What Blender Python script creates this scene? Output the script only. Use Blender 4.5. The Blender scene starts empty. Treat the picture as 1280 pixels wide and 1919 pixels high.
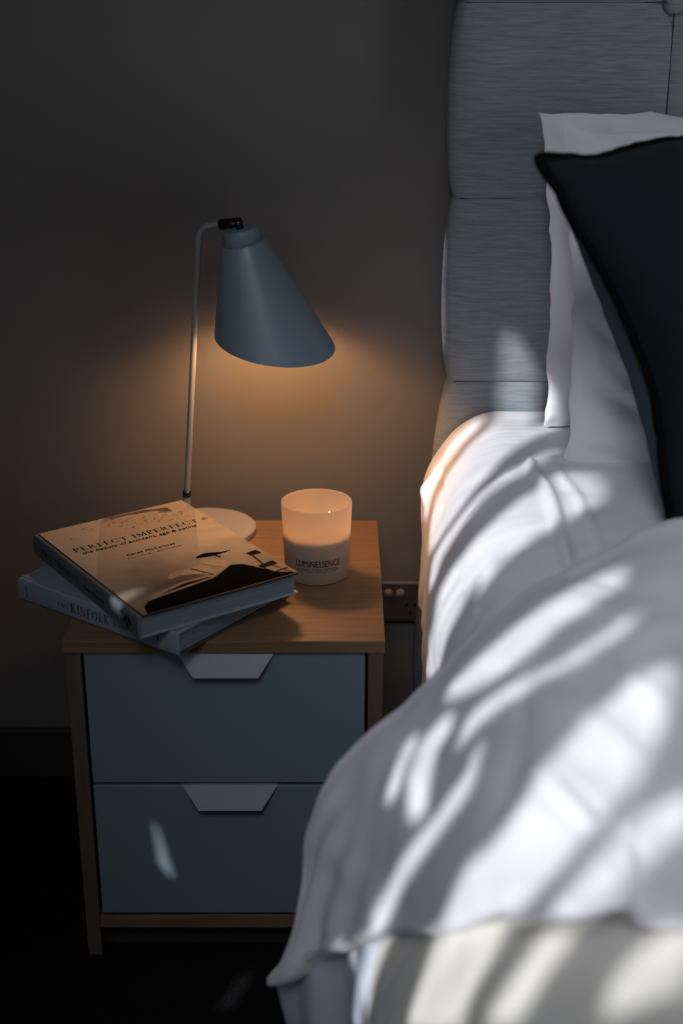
import bpy, bmesh, math, random
import numpy as np
from mathutils import Vector, Matrix, noise

random.seed(7)
S = bpy.context.scene
C = S.collection
R = math.radians

# ------------------------------------------------------------------ camera
cam_data = bpy.data.cameras.new('camera')
cam = bpy.data.objects.new('camera', cam_data)
C.objects.link(cam)
cam.location = (0, 0, 1.27)
cam.rotation_euler = (R(90 - 21.5), 0, 0)
cam_data.sensor_fit = 'VERTICAL'
cam_data.sensor_height = 36
cam_data.sensor_width = 24
cam_data.lens = 50
cam_data.clip_start = 0.02
cam_data.dof.use_dof = True
cam_data.dof.focus_distance = 1.93
cam_data.dof.aperture_fstop = 2.4
S.camera = cam

# ------------------------------------------------------------------ world, sun, added fill lamps
S.view_settings.view_transform = 'Standard'
S.view_settings.look = 'None'
S.view_settings.gamma = 1
S.view_settings.use_curve_mapping = False
S.view_settings.exposure = 0.0
world = bpy.data.worlds.new('world')
S.world = world
world.use_nodes = True
bgn = world.node_tree.nodes['Background']
bgn.inputs[0].default_value = (0.55, 0.72, 1.0, 1)
bgn.inputs[1].default_value = 0.25

SUN_AZ, SUN_EL = R(36), R(30)
sun_dir = Vector((math.sin(SUN_AZ) * math.cos(SUN_EL), math.cos(SUN_AZ) * math.cos(SUN_EL), -math.sin(SUN_EL)))
sd = bpy.data.lights.new('sun', 'SUN')
sd.energy = 3.95
sd.angle = 0.0105
sd.color = (0.97, 0.98, 1.0)
sun = bpy.data.objects.new('sun', sd)
C.objects.link(sun)
sun.rotation_euler = sun_dir.to_track_quat('-Z', 'Y').to_euler()

# added fill lamp overhead, its beam narrowed to lift the bed
wd = bpy.data.lights.new('bed_fill_lamp', 'AREA')
wd.shape = 'RECTANGLE'
wd.size, wd.size_y = 0.7, 0.7
wd.energy = 1.75
wd.spread = R(48)
wd.color = (0.90, 0.91, 1.0)
wl = bpy.data.objects.new('bed_fill_lamp', wd)
C.objects.link(wl)
wl.location = (-0.05, -0.50, 2.58)
wl.rotation_euler = (Vector((0.52, 1.34, 0.75)) - Vector(wl.location)).to_track_quat('-Z', 'Y').to_euler()

# added fill lamp at right, brightening the upper wall over the bed
rd = bpy.data.lights.new('wall_fill_lamp', 'AREA')
rd.shape = 'RECTANGLE'
rd.size, rd.size_y = 1.0, 0.7
rd.energy = 15
rd.color = (0.90, 0.94, 1.0)
rl = bpy.data.objects.new('wall_fill_lamp', rd)
C.objects.link(rl)
rl.location = (2.28, 0.10, 1.20)
rl.rotation_euler = Vector((-1, 0, 0)).to_track_quat('-Z', 'Y').to_euler()

# added fill lamp inside the left window, lifting the shaded bedding
gd = bpy.data.lights.new('left_fill_lamp', 'AREA')
gd.shape = 'RECTANGLE'
gd.size, gd.size_y = 1.9, 1.3
gd.energy = 3.8
gd.color = (0.86, 0.90, 1.0)
gl = bpy.data.objects.new('left_fill_lamp', gd)
C.objects.link(gl)
gl.location = (-0.965, -0.45, 1.55)
gl.rotation_euler = Vector((1, 0, 0)).to_track_quat('-Z', 'Y').to_euler()

# ------------------------------------------------------------------ materials
def mat(name, col, rough=0.6, spec=0.5, metal=0.0, coat=0.0, sheen=0.0, bump=None, vary=None):
    """bump=(scale xyz, strength, distance); vary=(scale xyz, colour2, contrast)"""
    m = bpy.data.materials.new(name)
    m.use_nodes = True
    nt = m.node_tree
    b = nt.nodes['Principled BSDF']
    b.inputs['Base Color'].default_value = (*col, 1)
    b.inputs['Roughness'].default_value = rough
    b.inputs['Specular IOR Level'].default_value = spec
    b.inputs['Metallic'].default_value = metal
    b.inputs['Coat Weight'].default_value = coat
    b.inputs['Sheen Weight'].default_value = sheen
    def coords(scale):
        tc = nt.nodes.new('ShaderNodeTexCoord')
        mp = nt.nodes.new('ShaderNodeMapping')
        mp.inputs['Scale'].default_value = scale
        nt.links.new(tc.outputs['Object'], mp.inputs['Vector'])
        return mp.outputs['Vector']
    if vary:
        n = nt.nodes.new('ShaderNodeTexNoise')
        n.inputs['Scale'].default_value = 1
        n.inputs['Detail'].default_value = 5
        n.inputs['Roughness'].default_value = 0.65
        nt.links.new(coords(vary[0]), n.inputs['Vector'])
        rp = nt.nodes.new('ShaderNodeValToRGB')
        w = vary[2]
        rp.color_ramp.elements[0].position = 0.5 - w
        rp.color_ramp.elements[1].position = 0.5 + w
        rp.color_ramp.elements[0].color = (*col, 1)
        rp.color_ramp.elements[1].color = (*vary[1], 1)
        nt.links.new(n.outputs['Fac'], rp.inputs['Fac'])
        nt.links.new(rp.outputs['Color'], b.inputs['Base Color'])
    if bump:
        n = nt.nodes.new('ShaderNodeTexNoise')
        n.inputs['Scale'].default_value = 1
        n.inputs['Detail'].default_value = 3
        nt.links.new(coords(bump[0]), n.inputs['Vector'])
        bp = nt.nodes.new('ShaderNodeBump')
        bp.inputs['Strength'].default_value = bump[1]
        bp.inputs['Distance'].default_value = bump[2]
        nt.links.new(n.outputs['Fac'], bp.inputs['Height'])
        nt.links.new(bp.outputs['Normal'], b.inputs['Normal'])
    return m

M_WALL = mat('wall_paint', (0.155, 0.148, 0.138), 0.85, 0.2, bump=((60, 60, 60), 0.05, 0.001))
M_CEIL = mat('ceiling_paint', (0.35, 0.35, 0.35), 0.9, 0.1)
M_CARPET = mat('black_carpet', (0.010, 0.010, 0.011), 0.95, 0.1, bump=((420, 420, 420), 1.0, 0.006))
M_TRIM = mat('trim_paint', (0.03, 0.028, 0.026), 0.5)
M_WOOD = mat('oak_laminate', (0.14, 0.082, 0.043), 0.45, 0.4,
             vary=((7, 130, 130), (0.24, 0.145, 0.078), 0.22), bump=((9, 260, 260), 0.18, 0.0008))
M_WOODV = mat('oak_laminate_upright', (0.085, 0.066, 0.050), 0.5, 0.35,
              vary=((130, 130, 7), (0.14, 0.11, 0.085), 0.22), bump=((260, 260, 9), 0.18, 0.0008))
M_DRAWER = mat('drawer_lacquer', (0.165, 0.222, 0.262), 0.38, 0.45)
M_HANDLE = mat('handle_enamel', (0.27, 0.30, 0.345), 0.4, 0.4)
M_DARK = mat('shadow_gap_board', (0.02, 0.018, 0.016), 0.8)
M_LAMP = mat('lamp_enamel', (0.185, 0.25, 0.305), 0.36, 0.8)
M_POLE = mat('lamp_pole_enamel', (0.25, 0.27, 0.28), 0.32, 0.5)
M_LAMPIN = mat('lamp_inside_white', (0.60, 0.56, 0.50), 0.6)
M_BASE = mat('lamp_base_enamel', (0.34, 0.33, 0.33), 0.4, 0.4)
M_BLACK = mat('black_plastic', (0.006, 0.006, 0.007), 0.18, 0.6)
M_WAX = mat('candle_wax', (0.50, 0.44, 0.37), 0.5)
M_WICK = mat('candle_wick', (0.9, 0.86, 0.75), 0.8)
M_INK = mat('black_ink', (0.006, 0.006, 0.007), 1.0, 0.0)
M_GREYINK = mat('grey_ink', (0.10, 0.09, 0.08), 0.5)
M_PAGES = mat('book_pages', (0.20, 0.25, 0.285), 0.8, 0.2, vary=((2, 2, 900), (0.10, 0.135, 0.16), 0.2), bump=((3, 3, 1200), 0.4, 0.0005))
M_SPINE1 = mat('spine_cloth_grey', (0.10, 0.115, 0.125), 0.6)
M_BOARD2 = mat('book_board_blue_grey', (0.25, 0.295, 0.33), 0.55)
M_BOARD_DK = mat('book_board_dark', (0.035, 0.032, 0.03), 0.5)
M_SHEET = mat('white_cotton', (0.80, 0.80, 0.84), 0.85, 0.15, sheen=0.1, bump=((500, 500, 500), 0.08, 0.0005))
M_DUVET = mat('white_cotton_duvet', (0.79, 0.79, 0.84), 0.85, 0.15, sheen=0.1)
M_PILLOW = mat('pillowcase_cotton', (0.80, 0.80, 0.84), 0.85, 0.15, sheen=0.1)
M_CREAM = mat('cream_blanket', (0.76, 0.74, 0.67), 0.9, 0.1, bump=((300, 300, 300), 0.2, 0.001))
M_LAYER = mat('blue_grey_cotton', (0.55, 0.60, 0.68), 0.85, 0.15)
M_LINEN = mat('headboard_linen', (0.150, 0.185, 0.215), 0.9, 0.15,
              vary=((26, 26, 420), (0.29, 0.31, 0.33), 0.24), bump=((260, 260, 700), 0.35, 0.001))
M_NAVY = mat('navy_linen', (0.008, 0.012, 0.0145), 0.9, 0.1, sheen=0.05, bump=((500, 500, 500), 0.3, 0.001))
M_TEAL = mat('teal_linen', (0.05, 0.075, 0.088), 0.9, 0.1, bump=((500, 500, 500), 0.3, 0.001))
M_PIPING = mat('black_piping', (0.004, 0.004, 0.004), 0.95, 0.05)
M_MATTRESS = mat('mattress_ticking', (0.6, 0.6, 0.62), 0.9)
M_BEDBASE = mat('bed_base_fabric', (0.045, 0.035, 0.028), 0.9)
M_SOCKET = mat('socket_plastic', (0.07, 0.058, 0.05), 0.35, 0.4)
M_SWITCH = mat('switch_plastic', (0.20, 0.18, 0.16), 0.4)
M_FRAME = mat('window_frame_paint', (0.5, 0.5, 0.5), 0.5)

def frosted(name, col, trans):
    m = bpy.data.materials.new(name); m.use_nodes = True
    nt = m.node_tree; nt.nodes.clear()
    out = nt.nodes.new('ShaderNodeOutputMaterial')
    df = nt.nodes.new('ShaderNodeBsdfDiffuse'); df.inputs[0].default_value = (*col, 1)
    tr = nt.nodes.new('ShaderNodeBsdfTranslucent'); tr.inputs[0].default_value = (*col, 1)
    gl = nt.nodes.new('ShaderNodeBsdfGlossy'); gl.inputs['Roughness'].default_value = 0.3
    mx = nt.nodes.new('ShaderNodeMixShader'); mx.inputs[0].default_value = trans
    mg = nt.nodes.new('ShaderNodeMixShader'); mg.inputs[0].default_value = 0.04
    nt.links.new(df.outputs[0], mx.inputs[1]); nt.links.new(tr.outputs[0], mx.inputs[2])
    nt.links.new(mx.outputs[0], mg.inputs[1]); nt.links.new(gl.outputs[0], mg.inputs[2])
    nt.links.new(mg.outputs[0], out.inputs[0])
    return m
M_GLASS = frosted('frosted_white_glass', (0.74, 0.655, 0.57), 0.68)

M_GOBO = frosted('gobo_screen', (0.36, 0.37, 0.41), 0.85)

def emission(name, col, st):
    m = bpy.data.materials.new(name); m.use_nodes = True
    nt = m.node_tree; nt.nodes.clear()
    out = nt.nodes.new('ShaderNodeOutputMaterial')
    e = nt.nodes.new('ShaderNodeEmission'); e.inputs[0].default_value = (*col, 1); e.inputs[1].default_value = st
    nt.links.new(e.outputs[0], out.inputs[0])
    return m
M_BULB = emission('lit_bulb', (1.0, 0.51, 0.225), 180)

# ------------------------------------------------------------------ helpers
def tag(o, label=None, cat=None, group=None, kind=None):
    if label: o['label'] = label
    if cat: o['category'] = cat
    if group: o['group'] = group
    if kind: o['kind'] = kind
    return o

def empty(name, loc, rz=0, label=None, cat=None, group=None):
    o = bpy.data.objects.new(name, None); C.objects.link(o)
    o.location = loc; o.rotation_euler = (0, 0, rz); o.empty_display_size = 0.05
    return tag(o, label, cat, group)

def link(name, bm, material, parent=None, smooth=False, world_space=True):
    """one mesh object; geometry given in world space unless told otherwise"""
    bmesh.ops.recalc_face_normals(bm, faces=bm.faces)
    me = bpy.data.meshes.new(name); bm.to_mesh(me); bm.free()
    mats = material if isinstance(material, (list, tuple)) else [material]
    for m in mats: me.materials.append(m)
    if smooth:
        for p in me.polygons: p.use_smooth = True
    o = bpy.data.objects.new(name, me); C.objects.link(o)
    if parent:
        o.parent = parent
        if world_space:
            mw = Matrix.Identity(4); q = parent; chain = []
            while q: chain.append(q); q = q.parent
            for q in reversed(chain):
                mw = mw @ q.matrix_parent_inverse @ (Matrix.Translation(q.location) @ q.rotation_euler.to_matrix().to_4x4())
            o.matrix_parent_inverse = mw.inverted()
    return o

def box(bm, x0, x1, y0, y1, z0, z1, bev=0.0, seg=2, M=None):
    r = bmesh.ops.create_cube(bm, size=1.0)
    vs = r['verts']
    bmesh.ops.scale(bm, vec=(x1 - x0, y1 - y0, z1 - z0), verts=vs)
    bmesh.ops.translate(bm, vec=((x0 + x1) / 2, (y0 + y1) / 2, (z0 + z1) / 2), verts=vs)
    if bev > 0:
        es = list({e for v in vs for e in v.link_edges})
        rb = bmesh.ops.bevel(bm, geom=es, offset=bev, segments=seg, affect='EDGES', profile=0.5)
        vs = list({v for f in rb['faces'] for v in f.verts} | {v for v in vs if v.is_valid})
    if M is not None: bmesh.ops.transform(bm, matrix=M, verts=vs)
    return vs

def boxobj(name, dims, material, parent=None, bev=0.002, M=None):
    bm = bmesh.new(); box(bm, *dims, bev=bev, M=M)
    return link(name, bm, material, parent)

def ring_loft(bm, rings, cap0=False, cap1=False, closed=True):
    rows = [[bm.verts.new(p) for p in r] for r in rings]
    n = len(rows[0])
    for a, b in zip(rows[:-1], rows[1:]):
        for i in range(n if closed else n - 1):
            j = (i + 1) % n
            bm.faces.new((a[i], a[j], b[j], b[i]))
    if cap0: bm.faces.new(rows[0][::-1])
    if cap1: bm.faces.new(rows[-1])
    return rows

def lathe(bm, prof, centre, axis=(0, 0, 1), n=64, cap0=True, cap1=True):
    ax = Vector(axis).normalized()
    u = ax.orthogonal().normalized(); v = ax.cross(u)
    c = Vector(centre)
    rings = [[c + ax * h + (u * math.cos(2 * math.pi * k / n) + v * math.sin(2 * math.pi * k / n)) * r for k in range(n)] for r, h in prof]
    ring_loft(bm, rings, cap0, cap1)

def tube(bm, pts, rad, n=20, caps=True):
    pts = [Vector(p) for p in pts]
    rings = []; ref = None
    for i, p in enumerate(pts):
        t = (pts[min(i + 1, len(pts) - 1)] - pts[max(i - 1, 0)]).normalized()
        if ref is None: ref = t.orthogonal().normalized()
        ref = (ref - t * ref.dot(t)).normalized()
        b = t.cross(ref)
        r = rad if not callable(rad) else rad(i / (len(pts) - 1))
        rings.append([p + (ref * math.cos(2 * math.pi * k / n) + b * math.sin(2 * math.pi * k / n)) * r for k in range(n)])
    ring_loft(bm, rings, caps, caps)

def catmull(P, n):
    """P: (k,...) control points -> n samples"""
    P = np.asarray(P, float); k = len(P)
    t = np.linspace(0, k - 1, n); i = np.clip(np.floor(t).astype(int), 0, k - 2); f = t - i
    g = lambda j: P[np.clip(j, 0, k - 1)]
    p0, p1, p2, p3 = g(i - 1), g(i), g(i + 1), g(i + 2)
    p0 = np.where((i == 0).reshape((-1,) + (1,) * (P.ndim - 1)), 2 * p1 - p2, p0)
    p3 = np.where((i == k - 2).reshape((-1,) + (1,) * (P.ndim - 1)), 2 * p2 - p1, p3)
    f = f.reshape((-1,) + (1,) * (P.ndim - 1))
    return 0.5 * (2 * p1 + (p2 - p0) * f + (2 * p0 - 5 * p1 + 4 * p2 - p3) * f**2 + (3 * p1 - p0 - 3 * p2 + p3) * f**3)

def surf(grid, nr, nc):
    g = catmull(np.asarray(grid, float), nr)
    return catmull(np.swapaxes(g, 0, 1), nc).swapaxes(0, 1)

def grid_normals(G):
    du = np.gradient(G, axis=0); dv = np.gradient(G, axis=1)
    n = np.cross(du, dv); n /= np.linalg.norm(n, axis=2, keepdims=True) + 1e-9
    return n

def grid_obj(name, G, material, parent=None, thick=0.0, sub=0):
    bm = bmesh.new()
    vs = [[bm.verts.new(p) for p in row] for row in G]
    for i in range(len(vs) - 1):
        for j in range(len(vs[0]) - 1):
            bm.faces.new((vs[i][j], vs[i + 1][j], vs[i + 1][j + 1], vs[i][j + 1]))
    o = link(name, bm, material, parent, smooth=True)
    if thick:
        md = o.modifiers.new('thickness', 'SOLIDIFY'); md.thickness = thick; md.offset = 0
    return o

def fbm(x, y, z=0.0, oct=3):
    return noise.fractal(Vector((x, y, z)), 0.6, 2.0, oct)

# ------------------------------------------------------------------ the room
WY = 2.04
def struct(name, bm, m):
    return tag(link(name, bm, m), kind='structure')
bm = bmesh.new(); box(bm, -1.15, 2.4, WY, WY + 0.12, 0, 2.6); struct('wall_back', bm, M_WALL)
bm = bmesh.new(); box(bm, -1.15, 2.4, -2.3, WY + 0.12, -0.1, 0); struct('floor', bm, M_CARPET)
# ceiling with a made-up roof window, added for the overhead fill lamp
CW = dict(x0=-0.5, x1=0.5, y0=-1.0, y1=0.0)
bm = bmesh.new()
box(bm, -1.15, CW['x0'], -2.42, WY + .12, 2.6, 2.7); box(bm, CW['x1'], 2.4, -2.42, WY + .12, 2.6, 2.7)
box(bm, CW['x0'], CW['x1'], -2.42, CW['y0'], 2.6, 2.7); box(bm, CW['x0'], CW['x1'], CW['y1'], WY + .12, 2.6, 2.7)
struct('ceiling', bm, M_CEIL)
bm = bmesh.new()
for a in ((CW['x0'], CW['x0'] + .04, CW['y0'], CW['y1']), (CW['x1'] - .04, CW['x1'], CW['y0'], CW['y1']),
          (CW['x0'], CW['x1'], CW['y0'], CW['y0'] + .04), (CW['x0'], CW['x1'], CW['y1'] - .04, CW['y1'])):
    box(bm, a[0], a[1], a[2], a[3], 2.64, 2.69)
struct('added_skylight', bm, M_FRAME)
bm = bmesh.new(); box(bm, -1.15, 2.4, -2.42, -2.3, 0, 2.6); struct('wall_front', bm, M_WALL)
# left wall with the sunny window opening
LW = dict(y0=-1.45, y1=1.0, z0=0.55, z1=2.45)
bm = bmesh.new()
box(bm, -1.15, -1.0, -2.3, LW['y0'], 0, 2.6); box(bm, -1.15, -1.0, LW['y1'], WY, 0, 2.6)
box(bm, -1.15, -1.0, LW['y0'], LW['y1'], 0, LW['z0']); box(bm, -1.15, -1.0, LW['y0'], LW['y1'], LW['z1'], 2.6)
struct('wall_left', bm, M_WALL)
bm = bmesh.new()
for a in ((LW['y0'], LW['y0'] + .04, LW['z0'], LW['z1']), (LW['y1'] - .04, LW['y1'], LW['z0'], LW['z1']),
          (LW['y0'], LW['y1'], LW['z0'], LW['z0'] + .04), (LW['y0'], LW['y1'], LW['z1'] - .04, LW['z1'])):
    box(bm, -1.14, -1.09, *a)
struct('window_1', bm, M_FRAME)
RW = dict(y0=-0.45, y1=0.65, z0=0.8, z1=1.6)  # made-up window opening and frame, added for the right-hand fill lamp
bm = bmesh.new()
box(bm, 2.3, 2.4, -2.3, RW['y0'], 0, 2.6); box(bm, 2.3, 2.4, RW['y1'], WY, 0, 2.6)
box(bm, 2.3, 2.4, RW['y0'], RW['y1'], 0, RW['z0']); box(bm, 2.3, 2.4, RW['y0'], RW['y1'], RW['z1'], 2.6)
struct('wall_right', bm, M_WALL)
bm = bmesh.new()
for a in ((RW['y0'], RW['y0'] + .04, RW['z0'], RW['z1']), (RW['y1'] - .04, RW['y1'], RW['z0'], RW['z1']),
          (RW['y0'], RW['y1'], RW['z0'], RW['z0'] + .04), (RW['y0'], RW['y1'], RW['z1'] - .04, RW['z1'])):
    box(bm, 2.33, 2.38, *a)
struct('added_side_window', bm, M_FRAME)
bm = bmesh.new(); box(bm, -1.0, 2.3, WY - 0.014, WY, 0, 0.09, bev=0.003); struct('baseboard_back', bm, M_TRIM)

# added unseen gobo, holes shaped to cast the sun patches; outlines in metres (y, z)
#GAPS_BEGIN
GAPS = [
    [(0.089,1.74),(0.096,1.72),(0.128,1.66),(0.17,1.631),(0.185,1.628),(0.2,1.633),(0.22,1.633),(0.23,1.636),(0.255,1.658),(0.27,1.666),(0.273,1.68),(0.253,1.695),(0.253,1.705),(0.258,1.72),(0.243,1.755),(0.249,1.775),(0.249,1.785),(0.236,1.815),(0.24,1.828),(0.265,1.846),(0.275,1.848),(0.283,1.855),(0.283,1.875),(0.288,1.89),(0.283,1.905),(0.283,1.945),(0.274,1.965),(0.266,1.975),(0.245,1.978),(0.225,1.969),(0.218,1.96),(0.213,1.94),(0.213,1.905),(0.21,1.901),(0.205,1.898),(0.16,1.888),(0.145,1.889),(0.138,1.9),(0.138,1.92),(0.133,1.94),(0.141,1.965),(0.139,1.97),(0.135,1.973),(0.12,1.968),(0.11,1.968),(0.1,1.964),(0.09,1.956),(0.089,1.945),(0.094,1.925),(0.108,1.905),(0.109,1.88),(0.093,1.83),(0.093,1.82),(0.088,1.805),(0.086,1.755)],
    [(-0.726,1.825),(-0.717,1.78),(-0.704,1.75),(-0.677,1.71),(-0.636,1.675),(-0.631,1.615),(-0.631,1.605),(-0.637,1.585),(-0.636,1.58),(-0.62,1.562),(-0.605,1.553),(-0.56,1.513),(-0.52,1.483),(-0.505,1.468),(-0.495,1.464),(-0.487,1.475),(-0.487,1.485),(-0.477,1.52),(-0.477,1.535),(-0.482,1.545),(-0.507,1.57),(-0.524,1.595),(-0.544,1.655),(-0.562,1.68),(-0.577,1.695),(-0.594,1.725),(-0.607,1.765),(-0.609,1.79),(-0.606,1.815),(-0.612,1.84),(-0.612,1.855),(-0.631,1.9),(-0.634,1.92),(-0.645,1.933),(-0.665,1.946),(-0.67,1.946),(-0.7,1.926),(-0.727,1.87)],
    [(-0.206,1.93),(-0.196,1.91),(-0.194,1.895),(-0.187,1.88),(-0.189,1.86),(-0.169,1.84),(-0.167,1.835),(-0.172,1.83),(-0.171,1.825),(-0.164,1.815),(-0.149,1.78),(-0.147,1.755),(-0.141,1.73),(-0.135,1.724),(-0.13,1.726),(-0.125,1.743),(-0.12,1.743),(-0.104,1.715),(-0.097,1.685),(-0.084,1.645),(-0.082,1.62),(-0.076,1.6),(-0.06,1.583),(0.03,1.519),(0.07,1.508),(0.075,1.509),(0.078,1.515),(0.055,1.534),(0.004,1.605),(0.003,1.63),(0.008,1.65),(-0.011,1.695),(-0.034,1.73),(-0.052,1.79),(-0.052,1.8),(-0.057,1.815),(-0.057,1.845),(-0.069,1.865),(-0.056,1.88),(-0.059,1.9),(-0.11,1.934),(-0.14,1.943),(-0.175,1.943),(-0.19,1.938),(-0.2,1.938)],
    [(-0.496,1.7),(-0.454,1.625),(-0.376,1.51),(-0.361,1.465),(-0.334,1.43),(-0.337,1.415),(-0.332,1.4),(-0.332,1.39),(-0.326,1.375),(-0.326,1.365),(-0.331,1.355),(-0.326,1.325),(-0.32,1.319),(-0.306,1.315),(-0.3,1.304),(-0.295,1.304),(-0.289,1.325),(-0.285,1.333),(-0.28,1.333),(-0.271,1.29),(-0.264,1.29),(-0.26,1.301),(-0.254,1.3),(-0.251,1.26),(-0.24,1.248),(-0.23,1.244),(-0.227,1.25),(-0.252,1.33),(-0.261,1.345),(-0.267,1.38),(-0.285,1.388),(-0.314,1.42),(-0.316,1.425),(-0.312,1.435),(-0.321,1.455),(-0.351,1.505),(-0.389,1.56),(-0.466,1.69),(-0.467,1.7),(-0.465,1.706),(-0.456,1.715),(-0.456,1.72),(-0.47,1.726),(-0.48,1.724),(-0.496,1.71)],
    [(-0.486,1.93),(-0.479,1.9),(-0.454,1.86),(-0.444,1.83),(-0.429,1.8),(-0.402,1.76),(-0.34,1.703),(-0.305,1.678),(-0.295,1.676),(-0.292,1.685),(-0.329,1.74),(-0.356,1.795),(-0.404,1.865),(-0.417,1.905),(-0.435,1.924),(-0.46,1.944),(-0.475,1.948),(-0.485,1.944),(-0.489,1.935)],
    [(0.269,1.8),(0.283,1.765),(0.286,1.745),(0.306,1.71),(0.304,1.695),(0.309,1.685),(0.308,1.655),(0.303,1.635),(0.31,1.626),(0.34,1.611),(0.35,1.608),(0.358,1.61),(0.37,1.601),(0.39,1.591),(0.4,1.589),(0.403,1.595),(0.393,1.615),(0.394,1.63),(0.388,1.645),(0.388,1.675),(0.384,1.685),(0.363,1.7),(0.364,1.705),(0.351,1.74),(0.324,1.78),(0.316,1.805),(0.31,1.811),(0.28,1.818),(0.269,1.81)],
    [(-0.816,1.885),(-0.802,1.85),(-0.796,1.81),(-0.772,1.785),(-0.762,1.77),(-0.746,1.755),(-0.747,1.74),(-0.737,1.705),(-0.737,1.69),(-0.731,1.66),(-0.7,1.633),(-0.685,1.623),(-0.68,1.623),(-0.679,1.63),(-0.697,1.695),(-0.699,1.715),(-0.737,1.75),(-0.752,1.815),(-0.752,1.845),(-0.756,1.855),(-0.787,1.9),(-0.795,1.906),(-0.805,1.904),(-0.815,1.896),(-0.817,1.89)],
    [(0.003,1.855),(0.016,1.84),(0.028,1.785),(0.024,1.77),(0.051,1.7),(0.064,1.675),(0.064,1.665),(0.053,1.645),(0.054,1.635),(0.065,1.626),(0.09,1.616),(0.096,1.62),(0.108,1.635),(0.114,1.645),(0.114,1.65),(0.071,1.735),(0.058,1.77),(0.058,1.78),(0.048,1.805),(0.048,1.815),(0.041,1.84),(0.028,1.855),(0.029,1.87),(0.038,1.885),(0.036,1.895),(0.025,1.903),(0.003,1.9),(0.003,1.885),(0.009,1.87)],
    [(0.414,1.855),(0.42,1.848),(0.44,1.838),(0.445,1.838),(0.453,1.845),(0.453,1.9),(0.458,1.915),(0.448,1.94),(0.448,1.95),(0.453,1.965),(0.453,2.0),(0.445,2.008),(0.43,2.013),(0.423,2.005),(0.418,1.99),(0.418,1.93),(0.413,1.915)],
    [(-0.396,1.605),(-0.37,1.584),(-0.36,1.583),(-0.34,1.591),(-0.32,1.604),(-0.295,1.611),(-0.291,1.62),(-0.324,1.67),(-0.35,1.684),(-0.355,1.684),(-0.359,1.68),(-0.349,1.65),(-0.355,1.644),(-0.385,1.633),(-0.394,1.62),(-0.397,1.61)],
    [(-0.566,1.925),(-0.539,1.87),(-0.507,1.83),(-0.492,1.805),(-0.462,1.775),(-0.426,1.72),(-0.415,1.694),(-0.405,1.686),(-0.4,1.684),(-0.395,1.686),(-0.391,1.7),(-0.392,1.71),(-0.412,1.74),(-0.427,1.755),(-0.452,1.79),(-0.487,1.825),(-0.507,1.85),(-0.536,1.905),(-0.549,1.925),(-0.555,1.944),(-0.56,1.946),(-0.566,1.94)],
    [(-0.912,1.825),(-0.882,1.795),(-0.86,1.768),(-0.84,1.756),(-0.835,1.754),(-0.83,1.756),(-0.827,1.76),(-0.827,1.775),(-0.841,1.81),(-0.87,1.843),(-0.88,1.846),(-0.895,1.836),(-0.91,1.831)],
    [(-0.311,1.57),(-0.295,1.551),(-0.285,1.548),(-0.277,1.555),(-0.275,1.571),(-0.254,1.585),(-0.252,1.59),(-0.256,1.6),(-0.265,1.609),(-0.275,1.611),(-0.307,1.59),(-0.312,1.58)],
    [(0.314,0.83),(0.316,0.825),(0.345,0.808),(0.361,0.825),(0.366,0.84),(0.36,0.848),(0.345,0.849),(0.318,0.835)],
    [(-0.237,1.325),(-0.22,1.308),(-0.214,1.31),(-0.214,1.325),(-0.235,1.353),(-0.237,1.35)],
    [(0.119,1.485),(0.125,1.479),(0.135,1.476),(0.141,1.48),(0.125,1.498),(0.119,1.495)],
    [(0.414,1.585),(0.42,1.581),(0.425,1.584),(0.429,1.595),(0.425,1.599),(0.42,1.598),(0.414,1.59)],
    [(-0.135,1.768),(-0.139,1.78),(-0.135,1.788),(-0.127,1.775),(-0.13,1.768)],
    [(-0.202,1.645),(-0.2,1.641),(-0.194,1.64),(-0.192,1.645),(-0.195,1.649),(-0.2,1.649)],
]
#GAPS_END
GAPS += [[(.6110,1.2260),(.6020,1.2340),(.6037,1.2410),(.5890,1.2627),(.5690,1.2680),(.5610,1.2508),(.5630,1.2350),(.5820,1.2260),(.5920,1.2240),(.6030,1.2180)],
         [(.5670,.9330),(.5600,.9370),(.5360,.8790),(.5385,.8660),(.5600,.8740)],
         [(.5606,1.7195),(.5546,1.7195),(.5540,1.7145),(.5600,1.7140)]]
cu = bpy.data.curves.new('sun_gobo', 'CURVE'); cu.dimensions = '2D'; cu.fill_mode = 'BOTH'; cu.extrude = 0.0008
def spline(pts):
    s = cu.splines.new('POLY'); s.points.add(len(pts) - 1)
    for p, q in zip(s.points, pts): p.co = (q[0], q[1], 0, 1)
    s.use_cyclic_u = True
spline([(LW['y0'] - .12, LW['z0'] - .12), (LW['y1'] + .12, LW['z0'] - .12), (LW['y1'] + .12, LW['z1'] + .1), (LW['y0'] - .12, LW['z1'] + .1)])
for g in GAPS: spline(g)
tmp = bpy.data.objects.new('outline', cu)
tmp.matrix_world = Matrix(((0, 0, 1, -0.985), (1, 0, 0, 0), (0, 1, 0, 0), (0, 0, 0, 1)))
me = bpy.data.meshes.new_from_object(tmp); me.transform(tmp.matrix_world); me.materials.clear(); me.materials.append(M_GOBO)
gobo = bpy.data.objects.new('sun_gobo', me); C.objects.link(gobo)
bpy.data.objects.remove(tmp)
tag(gobo, 'added unseen screen in the left window, its holes shaped to cast the sun patches', 'gobo')

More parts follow.
